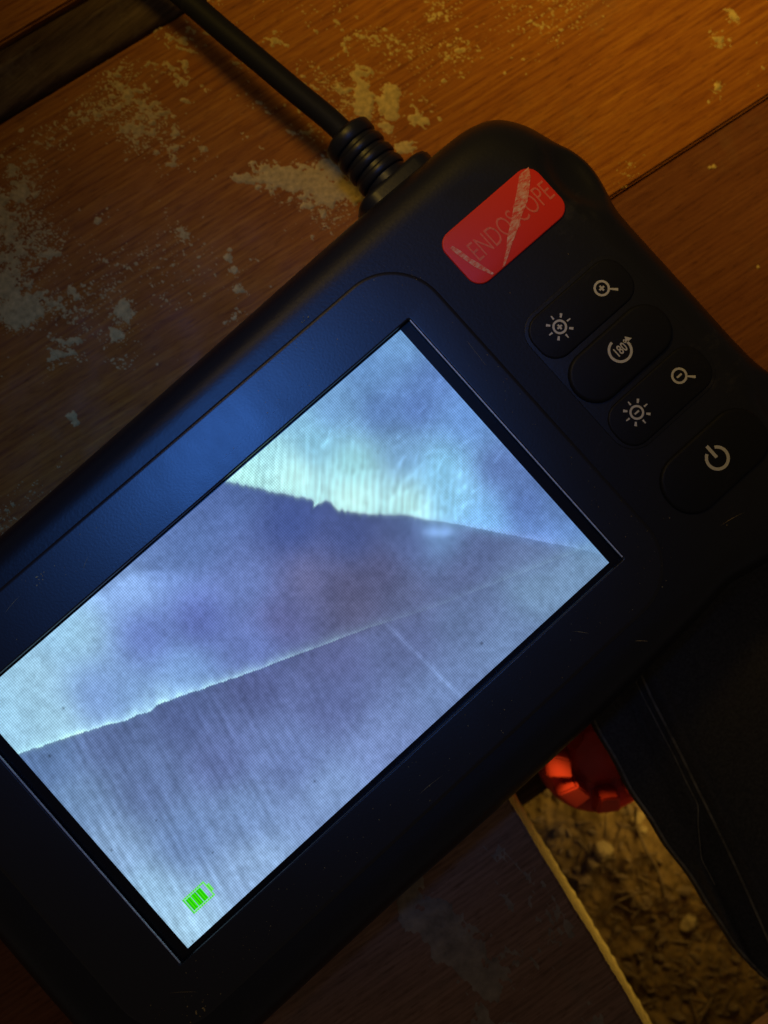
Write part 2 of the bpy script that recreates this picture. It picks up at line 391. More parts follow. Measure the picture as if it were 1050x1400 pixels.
DUST = [      # (x, y, half length, half width, angle, weight)
    (58.5, 66.5, 12, 3.7, PR - 2, 1.25), (64.5, 59.5, 6, 3.6, PR, 1.1), (51, 73.2, 6, 1.8, PR, .95), (57.5, 62.5, 6, 2.2, PR, .85), (71.5, 60, 3, 4, PR, 1.0), (66.5, 63, 4, 3, PR, 1.2), (60, 62, 5, 2.2, PR, .9),
    (78.2, 69.8, 2.2, 4.2, PR, 1.25), (82.0, 66.0, 2.6, 5.4, PR, 1.3), (84.8, 60.3, 2.5, 3.6, PR, 1.25), (82, 74.6, 2.5, 2.6, PR, 1.05), (79, 57.5, 3.5, 2, PR, .95), (88, 57.5, .8, .8, 0, 1.2),
    (74, 77, 9, 7, PR, .5), (82, 84, 14, 8, PR + 25, .5), (72, 90, 12, 7, PR, .52), (66, 97, 12, 6, PR, .6),
    (60, 101, 8, 6, PR, .66), (51, 98, 14, 8, PR + 20, .56), (46, 99, 10, 8, PR, .5), (43, 93, 10, 6, PR - 30, .5), (60, 88, 12, 8, PR, .48), (64, 79, 8, 5, PR, .58),
    (56, 78, 5, 4, PR, .52), (48, 84, 7, 4, PR, .42), (90, 75, 11, 7, PR, .36), (98, 66, 8, 5, PR, .26), (96, 84, 10, 6, PR, .3), (103, 76, 6, 4, PR, .26),
    (8, 98, 8, 10, PR + 35, .55), (1, 90, 9, 8, PR, .64), (0, 82, 5, 4, PR, 1.05), (15, 101, 6, 5, PR, .55), (12, 90, 6, 5, PR, .55), (7, 78, 6, 4, PR, .62), (22, 104, 9, 4, -8, .46),
    (36, 103, 12, 5, -8, .5), (24, 88, 3, 2, PR, .42), (23, 86, 1.2, 1.2, 0, .8), (33, 84, 3, 1.5, PR, .5), (14.5, 69, 2.6, 1.9, 30, .86), (10.8, 66, 1.6, 1.5, 0, .78), (15, 74, 4, 4, 0, .3), (2, 71, 6, 5, 0, .45),
    (-6, 59.8, 1.0, 1.3, 0, 1.05), (-6.4, 58.4, .8, .8, 0, 1.0), (38.3, 64.3, 1.5, 1.6, 0, 1.1), (36.2, 61, 1.2, 1.2, 0, .95), (34.5, 58, 1, 1, 0, .8), (30, 54, 2, 1.2, 0, .62), (40, 70, 6, 5, 0, .42),
    (34, 73, 2, 2, 0, .7), (42, 86, 2, 1.5, 0, .7), (56, 84, 3, 1.5, 0, .62), (58, 57, 4, 3, 0, .58), (6, 62, 5, 3, 0, .36), (70, 105, 9, 3, -8, .55),
    (149, 35, 1.5, 1.6, 0, 1.0), (143, 33, 2, 2, 0, .6), (136, 26, 1.6, 1.6, 0, .74), (133, 24, 2, 1, 0, .7), (100.5, 66, .7, .5, PR, 1.05), (104.6, 56.2, .7, .6, PR, 1.1), (94, 63, .6, .5, 0, 1), (109, 25, 5, 2, 0, .3),
    (96, 93, 3, 1, 60, .8), (103, 84, 2, 1.6, 60, .5), (120, 60, 12, 10, 0, .2), (-40, 52, 20, 5, 0, .25), (30, 75, 30, 14, 0, .14),
]
build_dust()

# dusty crust along the sawn board ----------------------------------------
def crust():
    step = .45
    xs = np.arange(-34, 8, step); ys = np.arange(-122, -44, step); X, Y = np.meshgrid(xs, ys)
    edge = -21.0 + (Y + 50) * .085 + 3.2 * fbm(Y / 9, Y * 0 + .5, 3, 5, .62) * 1.6
    H = (X - edge) * .16 + .1
    fall = np.clip((X - edge) / 9, 0, 1)
    H = np.minimum(H, .5) + .35 * fbm(X / 2.6, Y / 6.5, 8, 5, .6) * (1 - .4 * fall) + .18 * fbm(X / .8, Y / 1.5, 18, 3, .6) - .5 * fall - .08 + .25 * fbm(X / 8, Y / 12, 28, 2, .5)
    cell = (H[:-1, :-1] > 0) | (H[1:, :-1] > 0) | (H[:-1, 1:] > 0) | (H[1:, 1:] > 0)
    s_ = X * D[0] + Y * D[1]; n_ = X * N[0] + Y * N[1]
    ok = (s_ < cutline(-80) - 2.2) & (n_ < -42.5) & (n_ > -119.5)
    cell &= ok[:-1, :-1]
    Zd = np.where(H > 0, FLOOR - .08 + H, FLOOR - .3)
    j, i = np.nonzero(cell); w_ = X.shape[1]
    q = np.stack([j * w_ + i, j * w_ + i + 1, (j + 1) * w_ + i + 1, (j + 1) * w_ + i], 1)
    used, inv = np.unique(q.ravel(), return_inverse=True)
    P = np.stack([X.ravel()[used], Y.ravel()[used], Zd.ravel()[used] - FLOOR], 1) * .001
    me = bpy.data.meshes.new('dust_crust'); me.from_pydata(P.tolist(), [], inv.reshape(-1, 4).tolist()); me.update()
    o = link('dust_crust', me, M_crust, None, True)
    tag(o, 'thin grey crust of dirt with a ragged edge on the dark sawn floorboard', 'dirt', kind='stuff')
crust()

# single stones in the opening ----------------------------------------------
def stone(x, y, r, seed, m_, label, flat=.7, dz=.6):
    vs, fs = [], []
    bm = bmesh.new(); bmesh.ops.create_icosphere(bm, subdivisions=2, radius=1)
    z = gz(x, y) + r * dz
    for v in bm.verts:
        p = v.co; k = 1 + .5 * float(fbm(np.array(p.x * 1.3 + seed * 7.1), np.array(p.y * 1.3 + p.z * 1.7), seed, 3, .6))
        vs.append((x + p.x * r * k, y + p.y * r * .8 * k, z + p.z * r * flat * k))
    for f in bm.faces: fs.append(tuple(v.index for v in f.verts))
    bm.free()
    tag(link('stone', mesh('stone', vs, fs), m_), label, 'stone', 'stones in the opening under the floor')
stone(28.3, -89.0, 1.9, 1, M_stone, 'small bright ochre stone just below the red knob beside the black cloth')
stone(27.0, -91.5, 1.4, 7, M_stone, 'smaller ochre stone touching the bright stone beside the black cloth')
stone(17.0, -88.3, 2.6, 2, M_stone, 'largest round ochre stone in the middle of the floor opening')
stone(13.2, -89.4, 1.9, 3, M_stone, 'flat ochre stone between the largest stone and the sawn board')
stone(8.5, -92.0, 2.3, 4, M_stone2, 'brown stone half buried close to the sawn edge of the board')
stone(12.0, -78.5, 1.5, 5, M_stone2, 'little brown stone in the upper corner of the opening by the sawn edge')
stone(33.5, -99.5, 2.6, 6, M_stone2, 'brown stone partly under the left edge of the black cloth')
stone(21.0, -118.0, 2.2, 9, M_stone, 'pale stone low in the opening near the end of the black cloth')

# ------------------------------------------------------------------ red knob in the opening
kn = empty('red_knob'); KX, KY, KZ = 28.6, -63.0, -47
kn.location = W(KX, KY, KZ)
tag(kn, 'red plastic knob with chunky ribs lying in the floor opening', 'knob')
def klocal(me):
    me.transform(Matrix.Translation(-W(KX, KY, KZ))); return me
def circ(r, z, n=64, f=None): return [(KX + r * (f(2 * math.pi * k / n) if f else 1) * math.cos(2 * math.pi * k / n), KY + r * (f(2 * math.pi * k / n) if f else 1) * math.sin(2 * math.pi * k / n), z) for k in range(n)]
rings = [circ(11, KZ - 12), circ(12.8, KZ - 11), circ(13.8, KZ - 6), circ(13.6, KZ - 3.4), circ(13.0, KZ - 2.6), circ(11.8, KZ - 2.4), circ(7.2, KZ - 2.6), circ(6.4, KZ - 2), circ(5.6, KZ - 1.5), circ(5.0, KZ - 1.4), circ(2.5, KZ - 1.2)]
link('knob_body', klocal(mesh('knob_body', *loft(rings, cap0=True, cap1=True))), M_knob, kn)
def rib_mesh():
    bm = bmesh.new()
    pr = [(7.2, 4.6, 2.5), (12.6, .9, 3.2)]   # radius, top height, half width
    vt = []
    for r, h, w2 in pr:
        for sy in (-1, 1):
            vt.append(bm.verts.new((r, sy * w2, -4))); vt.append(bm.verts.new((r - .6 * (r > 8), sy * (w2 - .5), h)))
    a0, a1, b0, b1, c0, c1, d0, d1 = vt
    for f in ((a0, b0, d0, c0), (a1, c1, d1, b1), (a0, a1, b1, b0), (c0, d0, d1, c1), (a0, c0, c1, a1), (b0, b1, d1, d0)): bm.faces.new(f)
    bmesh.ops.recalc_face_normals(bm, faces=bm.faces)
    bmesh.ops.bevel(bm, geom=list(bm.edges), offset=.45, segments=2, affect='EDGES')
    for v in bm.verts: v.co *= .001
    me = bpy.data.meshes.new('grip_rib'); bm.to_mesh(me); bm.free(); return me
rm = rib_mesh()
for k in range(8):
    o = link('grip_rib', rm, M_knob, kn); o.rotation_euler = (0, 0, math.radians(190 + k * 45))
kn.rotation_euler = (math.radians(8), math.radians(-10), 0)

# ------------------------------------------------------------------ black cloth
def cloth():
    nx, ny = 130, 170
    ys = np.linspace(-150, -38, ny)
    def edge(y): return np.interp(y, [-150, -118, -110, -100.5, -87.7, -77.3, -65.8, -52.3, -38], [27, 24.5, 21.5, 21.3, 23.5, 24.6, 26.4, 29.6, 34])
    def fold1(y): return np.interp(y, [-150, -105.4, -85, -68, -54.9, -38], [18, 26.8, 33.1, 38, 41.5, 47])
    def fold2(y): return np.interp(y, [-150, -83.6, -76.1, -68, -52.9, -38], [10, 27.5, 33.6, 36.0, 40.0, 45])
    vs = []
    for y in ys:
        e = float(edge(y)) + .12 * math.sin(y * .5)
        f1, f2 = float(fold1(y)), float(fold2(y))
        for k in range(nx):
            t = k / (nx - 1); x = e + 150 * t ** 1.7
            d = x - e
            h = 1.2 + 5.5 * (1 - math.exp(-d / 14)) - .9 * math.exp(-d / .7)
            if d < .01: h = -1.3
            h += 2.6 * math.exp(-((x - f1 - 1.0) / 1.6) ** 2) * (1 if y > -112 else .6) + 1.3 * math.exp(-((x - f2 + .5) / .9) ** 2)
            h -= 2.0 * math.exp(-((x - f1 + 3.2) / 2.2) ** 2)
            h += 1.6 * float(vn(np.array(x / 16), np.array(y / 30), 3)) + .5 * float(vn(np.array(x / 4), np.array(y / 9), 4))
            vs.append((x, float(y), FLOOR + max(h, .15) if d > 1.5 else FLOOR + h))
    fs = [(j * nx + i, j * nx + i + 1, (j + 1) * nx + i + 1, (j + 1) * nx + i) for j in range(ny - 1) for i in range(nx - 1)]
    o = link('black_cloth', mesh('black_cloth', vs, fs), M_cloth, None, True)
    md = o.modifiers.new('solid', 'SOLIDIFY'); md.thickness = .0007; md.offset = -1
    tag(o, 'creased black cloth with painted pale fold highlights lying over the right side of the floor opening', 'cloth')
    P = np.array(vs).reshape(ny, nx, 3)
    def fold_light(fx, r0, dz, y0, y1):  # thin tubes drawn where the folds and edge would catch light
        pts = []
        for j in range(0, ny, 4):
            y = float(ys[j])
            if y0 < y < y1:
                x = float(fx(y)); pts.append((x, y, float(np.interp(x, P[j, :, 0], P[j, :, 2])) + dz))
        link('fold_light', tube('fold_light', pts, r0, 8, 3), M_fold_light, o, True)
    fold_light(lambda y: float(edge(y)) + .5 + .12 * math.sin(y * .5), .28, .05, -146, -42); fold_light(lambda y: fold1(y) - .6, .3, .1, -146, -42); fold_light(lambda y: fold2(y) + .3, .16, .1, -90, -42)
cloth()

# ------------------------------------------------------------------ the endoscope monitor
mon = empty('inspection_monitor')
tag(mon, 'black handheld endoscope monitor with a lit screen, red badge and printed buttons', 'monitor')
def chaikin(p, k=3):
    for _ in range(k):
        q = []
        for i in range(len(p)):
            a, c = p[i], p[(i + 1) % len(p)]
            q += [(a[0] * .75 + c[0] * .25, a[1] * .75 + c[1] * .25), (a[0] * .25 + c[0] * .75, a[1] * .25 + c[1] * .75)]
        p = q
    return p
def resample(p, n):
    P = np.array(p + [p[0]]); d = np.r_[0, np.cumsum(np.hypot(*np.diff(P, axis=0).T))]
    t = np.linspace(0, d[-1], n, endpoint=False); return list(zip(np.interp(t, d, P[:, 0]), np.interp(t, d, P[:, 1])))
OUT = [(93.1, -18), (93.2, 0), (93.1, 14), (93.3, 19.2), (94.6, 22.6), (95.6, 27.5), (94.9, 32), (93.3, 35.2), (92.6, 38), (91.4, 41.5), (88.2, 46), (82.8, 47.9), (76, 48.1), (55, 48.2), (15, 47.2), (-27, 46.3),
       (-58, 46), (-65.5, 43.5), (-70, 37), (-71.4, 24), (-71.2, 0), (-71.5, -22), (-71, -34), (-66.5, -42.5), (-58, -45.6), (-46, -45.9), (-20, -45.8), (0, -46.4), (26, -46.7), (44, -46.4), (57, -45.8), (62, -45), (66, -46.2), (73, -47.8), (82, -47.4), (88.5, -44.5), (92, -39.5), (93, -36.5), (94.8, -33), (95.4, -28.5), (94.5, -23.5)]
NB = 420
out = resample(chaikin(OUT), NB)
inner_poly = np.array(resample(rrect(-62.6, 84.5, -38.6, 39.4, 12), 3000))
inner = [tuple(inner_poly[np.argmin((inner_poly[:, 0] - (x * .93 + .8)) ** 2 + (inner_poly[:, 1] - y * .9) ** 2)]) for x, y in out]
ia = np.array(inner)
for _ in range(14): ia = (np.roll(ia, 1, 0) + ia * 2 + np.roll(ia, -1, 0)) / 4
inner = [tuple(p) for p in ia]
CZ = -.3
def dish(x, y, z):
    for cx, cy in ((89.3, 27.5), (89.3, -27.5)):
        r2 = ((x - cx) / 3.6) ** 2 + ((y - cy) / 6.2) ** 2
        z -= 2.6 * math.exp(-r2 ** 1.5)
        z += .25 * math.exp(-((math.sqrt(r2) - 1.35) / .25) ** 2) * (0 if x < 87 else 1)
    return z
def lerp_ring(t, z): return [(a[0] + (c[0] - a[0]) * t, a[1] + (c[1] - a[1]) * t, dish(a[0] + (c[0] - a[0]) * t, a[1] + (c[1] - a[1]) * t, z)) for a, c in zip(out, inner)]
rings = [[(x, y, z) for x, y, z in lerp_ring(t, z0)] for t, z0 in ((.45, -27.6), (.22, -27.9), (.06, -26.4), (.0, -22), (.015, -15.5), (0, -9.5))]
for k in range(1, 19):
    t = k / 18
    rings.append(lerp_ring(t * .98 + .02, -9.0 + (9.0 + CZ) * (1 - (1 - t) ** 2.5) ** .5))
vs, fs = loft(rings, cap0=True)
me = mesh('housing', vs, fs)
bm = bmesh.new(); bm.from_mesh(me)
bm.verts.ensure_lookup_table()
top = [bm.verts[len(vs) - NB + i] for i in range(NB)]
hole = [bm.verts.new(W(x, y, CZ)) for x, y in rrect(-52, 52, -30, 30, 2, 4)]
low = [bm.verts.new(W(x, y, CZ - 5)) for x, y in rrect(-52, 52, -30, 30, 2, 4)]
he = [bm.edges.new((hole[i], hole[(i + 1) % len(hole)])) for i in range(len(hole))]
te = [bm.edges.get((top[i], top[(i + 1) % NB])) for i in range(NB)]
bmesh.ops.triangle_fill(bm, edges=he + te, use_beauty=True)
for i in range(len(hole)):
    j = (i + 1) % len(hole); bm.faces.new((hole[i], low[i], low[j], hole[j]))
bm.faces.new(low)
bmesh.ops.recalc_face_normals(bm, faces=bm.faces)
bm.to_mesh(me); bm.free()
ho = link('housing', me, M_rubber, mon, True)
def autosmooth(o, deg=35):
    me = o.data; bm = bmesh.new(); bm.from_mesh(me)
    for e in bm.edges:
        if len(e.link_faces) == 2 and e.calc_face_angle(0) > math.radians(deg): e.smooth = False
        elif len(e.link_faces) != 2: e.smooth = False
    for f in bm.faces: f.smooth = True
    bm.to_mesh(me); bm.free()
autosmooth(ho, 50)
ho.modifiers.new('normals', 'WEIGHTED_NORMAL').keep_sharp = True

def annulus(name, outer_steps, inner_steps):
    """flat top between the last outer loop and first inner loop"""
    bm = bmesh.new()
    def lp(pts, z): return [bm.verts.new(W(x, y, z)) for x, y in pts]
    O = [lp(p, z) for p, z in outer_steps]; I = [lp(p, z) for p, z in inner_steps]
    def br(a, c):
        for i in range(len(a)):
            j = (i + 1) % len(a); bm.faces.new((a[i], a[j], c[j], c[i]))
    for a, c in zip(O, O[1:]): br(a, c)
    for a, c in zip(I, I[1:]): br(a, c)
    ed = []
    for L in (O[-1], I[0]):
        for i in range(len(L)):
            e = bm.edges.get((L[i], L[(i + 1) % len(L)])) or bm.edges.new((L[i], L[(i + 1) % len(L)])); ed.append(e)
    bmesh.ops.triangle_fill(bm, edges=ed, use_beauty=True)
    bmesh.ops.recalc_face_normals(bm, faces=bm.faces)
    me = bpy.data.meshes.new(name); bm.to_mesh(me); bm.free(); return me
def fo(d): return rrect(-61.3 + d, 56.6 - d, -37.0 + d, 37.9 - d, 10.5 - d, 14)
def fi(d): return rrect(-49.7 - d, 49.7 + d, -27.9 - d, 27.25 + d, .35 + d, 3)
fp = link('faceplate', annulus('faceplate', [(fo(0), CZ - .1), (fo(0), CZ + .06), (fo(.12), -.14), (fo(.4), -.03), (fo(.7), 0)], [(fi(.32), 0), (fi(.1), -.1), (fi(0), -.32), (fi(0), -1.6)]), M_face, mon)
autosmooth(fp, 50)
fp.modifiers.new('normals', 'WEIGHTED_NORMAL').keep_sharp = True
SZ = -1.35
M_edge_glint = plain('painted_edge_glint', (.75, .78, .85), .35, .3, 900, .00002)  # pale colour stands in for the highlight along the window's sides
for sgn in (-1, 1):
    link('window_glint', box_mesh('window_glint', sgn * 49.62 - .07, sgn * 49.62 + .07, -27.6, 26.9, -.5, .03), M_edge_glint, mon)
link('screen_border', box_mesh('screen_border', -50.5, 50.5, -28.6, 28, SZ - 1, SZ - .03), M_border, mon)

# the live picture on the screen: one colour per display pixel ---------------
def lin(c):
    c = np.clip(np.asarray(c, float) / 255, 0, 1); return np.where(c < .04045, c / 12.92, ((c + .055) / 1.055) ** 2.4)
F_ = 1500.0
Rn = np.array(R); Cn = np.array(CAM)
SW, SH = 47.52, 26.93
NXs, NYs = 600, 340
def screen():
    u = np.linspace(-SW, SW, NXs); v = np.linspace(-SH, SH, NYs); U, V = np.meshgrid(u, v)
    # the picture was sketched in a frame turned 42 degrees to the display: h to the right, k down, about 8 per mm
    q = (np.stack([U, V, U * 0], -1) - Cn) @ Rn.T
    h = 525 + F_ * q[..., 0] / -q[..., 2]; k = 700 - F_ * q[..., 1] / -q[..., 2]
    h = h + .8 * fbm(U / 3, V / 3, 77, 3); k = k + .8 * fbm(U / 3, V / 3, 78, 3)
    def blend(pts):
        num = 0; den = 0
        for x, y, c in pts:
            w_ = 1 / (((h - x) ** 2 + (k - y) ** 2) / 900 + 1) ** 1.8
            num = num + w_[..., None] * lin(c); den = den + w_
        return num / den[..., None]
    top = blend([(549, 455, (112, 160, 212)), (500, 500, (105, 150, 205)), (600, 520, (98, 135, 200)), (640, 570, (105, 150, 215)), (570, 560, (88, 120, 185)), (520, 560, (90, 125, 185)), (450, 560, (110, 155, 205)),
                 (400, 570, (130, 185, 215)), (430, 610, (125, 185, 210)), (360, 620, (160, 220, 225)), (330, 650, (175, 235, 225)), (400, 650, (185, 240, 232)), (480, 640, (150, 215, 220)), (480, 680, (192, 242, 235)), (560, 690, (185, 238, 235)),
                 (560, 620, (115, 160, 205)), (600, 640, (130, 195, 230)), (620, 680, (140, 205, 240)), (660, 710, (125, 185, 240)), (680, 640, (92, 118, 180)), (720, 690, (92, 122, 190)), (740, 730, (110, 150, 220)), (780, 740, (100, 140, 200)), (830, 765, (105, 148, 190)), (720, 650, (95, 125, 185)), (760, 700, (92, 125, 180))])
    mid = blend([(300, 680, (85, 115, 180)), (250, 740, (92, 125, 190)), (180, 800, (120, 160, 215)), (210, 770, (100, 135, 200)), (100, 870, (135, 185, 215)), (40, 930, (150, 198, 225)), (10, 990, (150, 200, 228)), (70, 990, (150, 200, 225)), (130, 950, (115, 155, 215)), (400, 720, (68, 90, 160)), (480, 740, (72, 92, 158)),
                 (560, 740, (85, 105, 165)), (600, 728, (105, 150, 205)), (660, 755, (88, 108, 160)), (750, 770, (95, 120, 170)), (820, 772, (105, 150, 188)), (330, 800, (100, 125, 190)), (270, 850, (92, 112, 190)), (420, 790, (108, 118, 180)), (470, 800, (92, 98, 148)), (380, 850, (96, 102, 160)),
                 (520, 780, (88, 95, 145)), (480, 840, (92, 98, 142)), (350, 880, (100, 125, 195)), (250, 920, (115, 160, 220)), (180, 960, (120, 165, 220)), (560, 820, (95, 110, 160)), (640, 790, (92, 108, 158)), (200, 870, (98, 125, 200)), (700, 785, (98, 122, 170))])
    bot = blend([(60, 1040, (92, 125, 175)), (150, 1010, (88, 112, 165)), (250, 980, (84, 104, 160)), (350, 930, (88, 102, 160)), (450, 900, (96, 108, 165)), (550, 870, (95, 112, 165)), (650, 840, (100, 125, 175)), (740, 800, (108, 145, 185)), (800, 790, (112, 152, 195)), (700, 880, (108, 140, 190)), (620, 960, (110, 140, 195)),
                 (540, 1020, (118, 145, 205)), (450, 960, (98, 115, 175)), (400, 1040, (105, 130, 190)), (300, 1040, (98, 118, 178)), (200, 1080, (98, 125, 180)), (100, 1110, (110, 148, 195)), (150, 1170, (130, 170, 215)), (250, 1150, (105, 140, 195)), (330, 1120, (115, 150, 205)), (350, 1190, (140, 180, 228)), (250, 1280, (158, 208, 240)), (200, 1230, (145, 195, 232)), (450, 1090, (125, 160, 215))])
    e1 = np.interp(h, [250, 310, 345, 393, 425, 438, 446, 452, 461, 490, 553, 616, 696, 787, 833, 900], [644, 657, 665, 676, 682, 688, 684, 686, 696, 701, 704, 714, 730, 748, 760, 778]) + 2.6 * vn(h / 4, h * 0, 6) * np.clip((640 - h) / 60, .15, 1)
    e1 = e1 + 8 * np.exp(-((h + .5 * (k - 690) - 430) / 3) ** 2)
    e2 = np.interp(h, [-80, 0, 25, 90, 149, 169, 185, 196, 205, 212, 251, 353, 400, 507, 593, 650, 701, 900], [1068, 1040, 1031, 1010, 990, 987, 979, 976, 974, 966, 951, 916, 898, 858, 831, 809, 789, 712]) + 1.5 * vn(h / 6, h * 0, 7) * np.clip((420 - h) / 90, 0, 1)
    soft1 = np.clip(1.5 + (h - 560) / 60, 1.5, 16); soft2 = np.clip(1.6 + (h - 330) / 45, 1.6, 14)
    f1 = 1 / (1 + np.exp(np.clip((k - e1) / soft1, -40, 40))); f2 = 1 / (1 + np.exp(np.clip((k - e2) / soft2, -40, 40)))
    C = bot * (1 - f2)[..., None] + (mid * (1 - f1)[..., None] + top * f1[..., None]) * f2[..., None]
    # bright lips along the two edges, dark line just beyond
    d1 = e1 - k; d2 = e2 - k
    lip1 = np.exp(-np.clip(d1, 0, 99) / 9) * (d1 > 0) * np.clip((h - 540) / 100, 0, 1) * np.clip((880 - h) / 130, 0, 1)
    C = C * (1 + .45 * lip1[..., None])
    lip2 = np.exp(-np.clip(d2, 0, 99) / (5 + 9 * np.exp(-((h - 215) / 38) ** 2))) * (d2 > 0) * np.clip((560 - h) / 260, .08, 1)
    C = C + lip2[..., None] * np.array([.26, .52, .48]) * (1 + .8 * vn(h / 9, k / 14, 71))[..., None]
    C = C * (1 - .35 * (np.exp(-(np.clip(-d1, 0, 99) / 3.2)) * (d1 < 0) * np.clip((720 - h) / 200, 0, 1)))[..., None]
    C = C * (1 - .25 * (np.exp(-(np.clip(-d2, 0, 99) / 3.0)) * (d2 < 0) * np.clip((560 - h) / 200, 0, 1)))[..., None]
    def streak(x0, y0, x1, y1, wd, amp):
        L = math.hypot(x1 - x0, y1 - y0); dx, dy = (x1 - x0) / L, (y1 - y0) / L
        a = (h - x0) * dx + (k - y0) * dy; c = -(h - x0) * dy + (k - y0) * dx + 2 * vn(a / 20, a * 0, 4)
        return amp * np.exp(-(c / wd) ** 2) / (1 + np.exp(-a / 5)) / (1 + np.exp((a - L) / 8))
    st = streak(536, 850, 560, 880, 10, .06) + streak(528, 852, 628, 950, 3.4, .3) + streak(445, 960, 520, 1050, 5, .08) + streak(700, 800, 760, 850, 5, .08)
    rf = random.Random(5)
    for q_ in range(70):      # wet glints and fibres in the bright wedge
        x_ = rf.gauss(585, 45); y_ = rf.gauss(640, 32)
        if q_ > 50: x_, y_ = rf.gauss(610, 18), rf.gauss(535, 18)
        if q_ > 60: x_, y_ = rf.gauss(440, 40), rf.gauss(590, 14)
        a0 = math.radians(rf.uniform(-70, -20)); L_ = rf.uniform(3, 14)
        st = st + streak(x_, y_, x_ + L_ * math.cos(a0), y_ + L_ * math.sin(a0), rf.uniform(1.4, 3), rf.uniform(.1, .38))
    st = st + .6 * np.exp(-(((h - 600) / 22) ** 2 + ((k - 727) / 7) ** 2)) + .25 * np.exp(-(((h - 640) / 20) ** 2 + ((k - 655) / 20) ** 2))
    C = C * (1 + st)[..., None] + st[..., None] * np.array([.02, .05, .06])
    # upright brush marks in the bright part, slanting weave in the lower part, cloudy mottling everywhere
    br = f1 * np.clip((C[..., 1] - .35) * 3, 0, 1)
    C = C * (1 + br * (.07 * np.sin((h + .08 * k) * .62 + 1.6 * vn(k / 30, h / 40, 3)) + .16 * vn(h / 2.6, k / 30, 12)))[..., None]
    a_ = math.radians(64); hh = h * math.cos(a_) + k * math.sin(a_); kk = -h * math.sin(a_) + k * math.cos(a_)
    C = C * (1 + (1 - f2) * (.12 + .88 * np.clip((520 - h) / 200, 0, 1)) * (.19 * vn(kk / 5, hh / 60, 14) + .12 * vn(kk / 17, hh / 120, 15) + .12 * np.sin(kk * .42) * vn(h / 60, k / 60, 16) + .055 * np.sin(kk * .46 + 1.5 * vn(hh / 70, kk / 70, 20)) * np.clip((470 - h) / 120, 0, 1)))[..., None]
    C = C * (1 + .15 * fbm(h / 45, k / 45, 51, 5, .6) + .2 * fbm(h / 7, k / 7, 55, 3, .6))[..., None]
    # second, softer crease: light surface below, shade above, fading to the right
    e3 = np.interp(h, [140, 175, 215, 300, 420, 560], [812, 786, 781, 783, 772, 760]) + 2 * vn(h / 9, h * 0, 66)
    g3 = 1 / (1 + np.exp(np.clip((e3 - k) / (2.5 + np.clip(h - 215, 0, 300) / 14), -40, 40))) * np.clip((430 - h) / 240, 0, 1) * np.exp(-np.clip(k - e3, 0, 400) / 55) * f2
    C = C * (1 + .42 * g3)[..., None]
    C = C * (1 - .16 * (1 - f1) * np.exp(-np.clip(k - e1, 0, 400) / 60) * np.clip((640 - h) / 200, 0, 1))[..., None]
    # silvery, less saturated, with more contrast
    Lm = (C * np.array([.25, .65, .1])).sum(-1, keepdims=True)
    sat = .86 + .12 * f1[..., None] + .1 * np.clip((120 - h) / 120, 0, 1)[..., None]
    C = Lm + (C - Lm) * sat
    C = C * .97 * (np.clip(Lm, .02, 1) / .26) ** .10
    # hot centre of the bright wedge
    hot = np.exp(-(((h - 430) / 115) ** 2 + ((k - 655 - .12 * (h - 430)) / 42) ** 2)) * f1
    C = C + hot[..., None] * np.array([.03, .02, .02])
    # brownish tint of the middle fold
    tn = np.exp(-(((h - 490) / 90) ** 2 + ((k - 800) / 60) ** 2)) * .22 + np.exp(-(((h - 415) / 25) ** 2 + ((k - 790) / 30) ** 2)) * .12
    C = C * (1 - tn[..., None] * np.array([-.15, .25, .7]))
    # dead specks
    for x, y, r in ((84, 969, 2.2), (65, 1035, 2.2), (150, 1165, 1.5), (262, 1290, 1.6), (430, 1070, 1.6), (212, 1124, 1.4), (290, 1168, 1.4), (660, 880, 2)):
        C = C * (1 - .65 * np.exp(-((h - x) ** 2 + (k - y) ** 2) / r ** 2))[..., None]
    # display pixels: alternate columns and rows
    ii = np.arange(NXs)[None, :]; jj = np.arange(NYs)[:, None]
    px = np.where((ii // 1 + jj // 1) % 2 == 0, 1.0, -1.0); py = np.where(jj % 2 == 0, 1.0, -1.0)
    C = C * (1 + .05 * (_hash(ii + 0 * jj, jj + 0 * ii, 99) - .5))[..., None]
    C = np.clip(C * .97, .001, 1)
    P = np.stack([U, V, np.full_like(U, SZ)], -1).reshape(-1, 3); P[:, 2] -= FLOOR; P *= .001
    idx = np.arange(NXs * NYs).reshape(NYs, NXs)
    q = np.stack([idx[:-1, :-1], idx[:-1, 1:], idx[1:, 1:], idx[1:, :-1]], -1).reshape(-1, 4)
    me = bpy.data.meshes.new('screen')
    me.vertices.add(len(P)); me.vertices.foreach_set('co', P.ravel())
    me.loops.add(q.size); me.loops.foreach_set('vertex_index', q.ravel().astype(np.int32))
    me.polygons.add(len(q)); me.polygons.foreach_set('loop_start', (np.arange(len(q)) * 4).astype(np.int32))
    me.polygons.foreach_set('loop_total', np.full(len(q), 4, np.int32))
    me.update(calc_edges=True); me.validate()
    at_ = me.color_attributes.new('picture', 'FLOAT_COLOR', 'POINT')
    at_.data.foreach_set('color', np.concatenate([C.reshape(-1, 3), np.ones((len(P), 1))], 1).ravel())
    return me
scr = link('screen', screen(), Ms, mon)
scr['label'] = 'glowing blue-white screen showing a pipe joint seen by the probe'

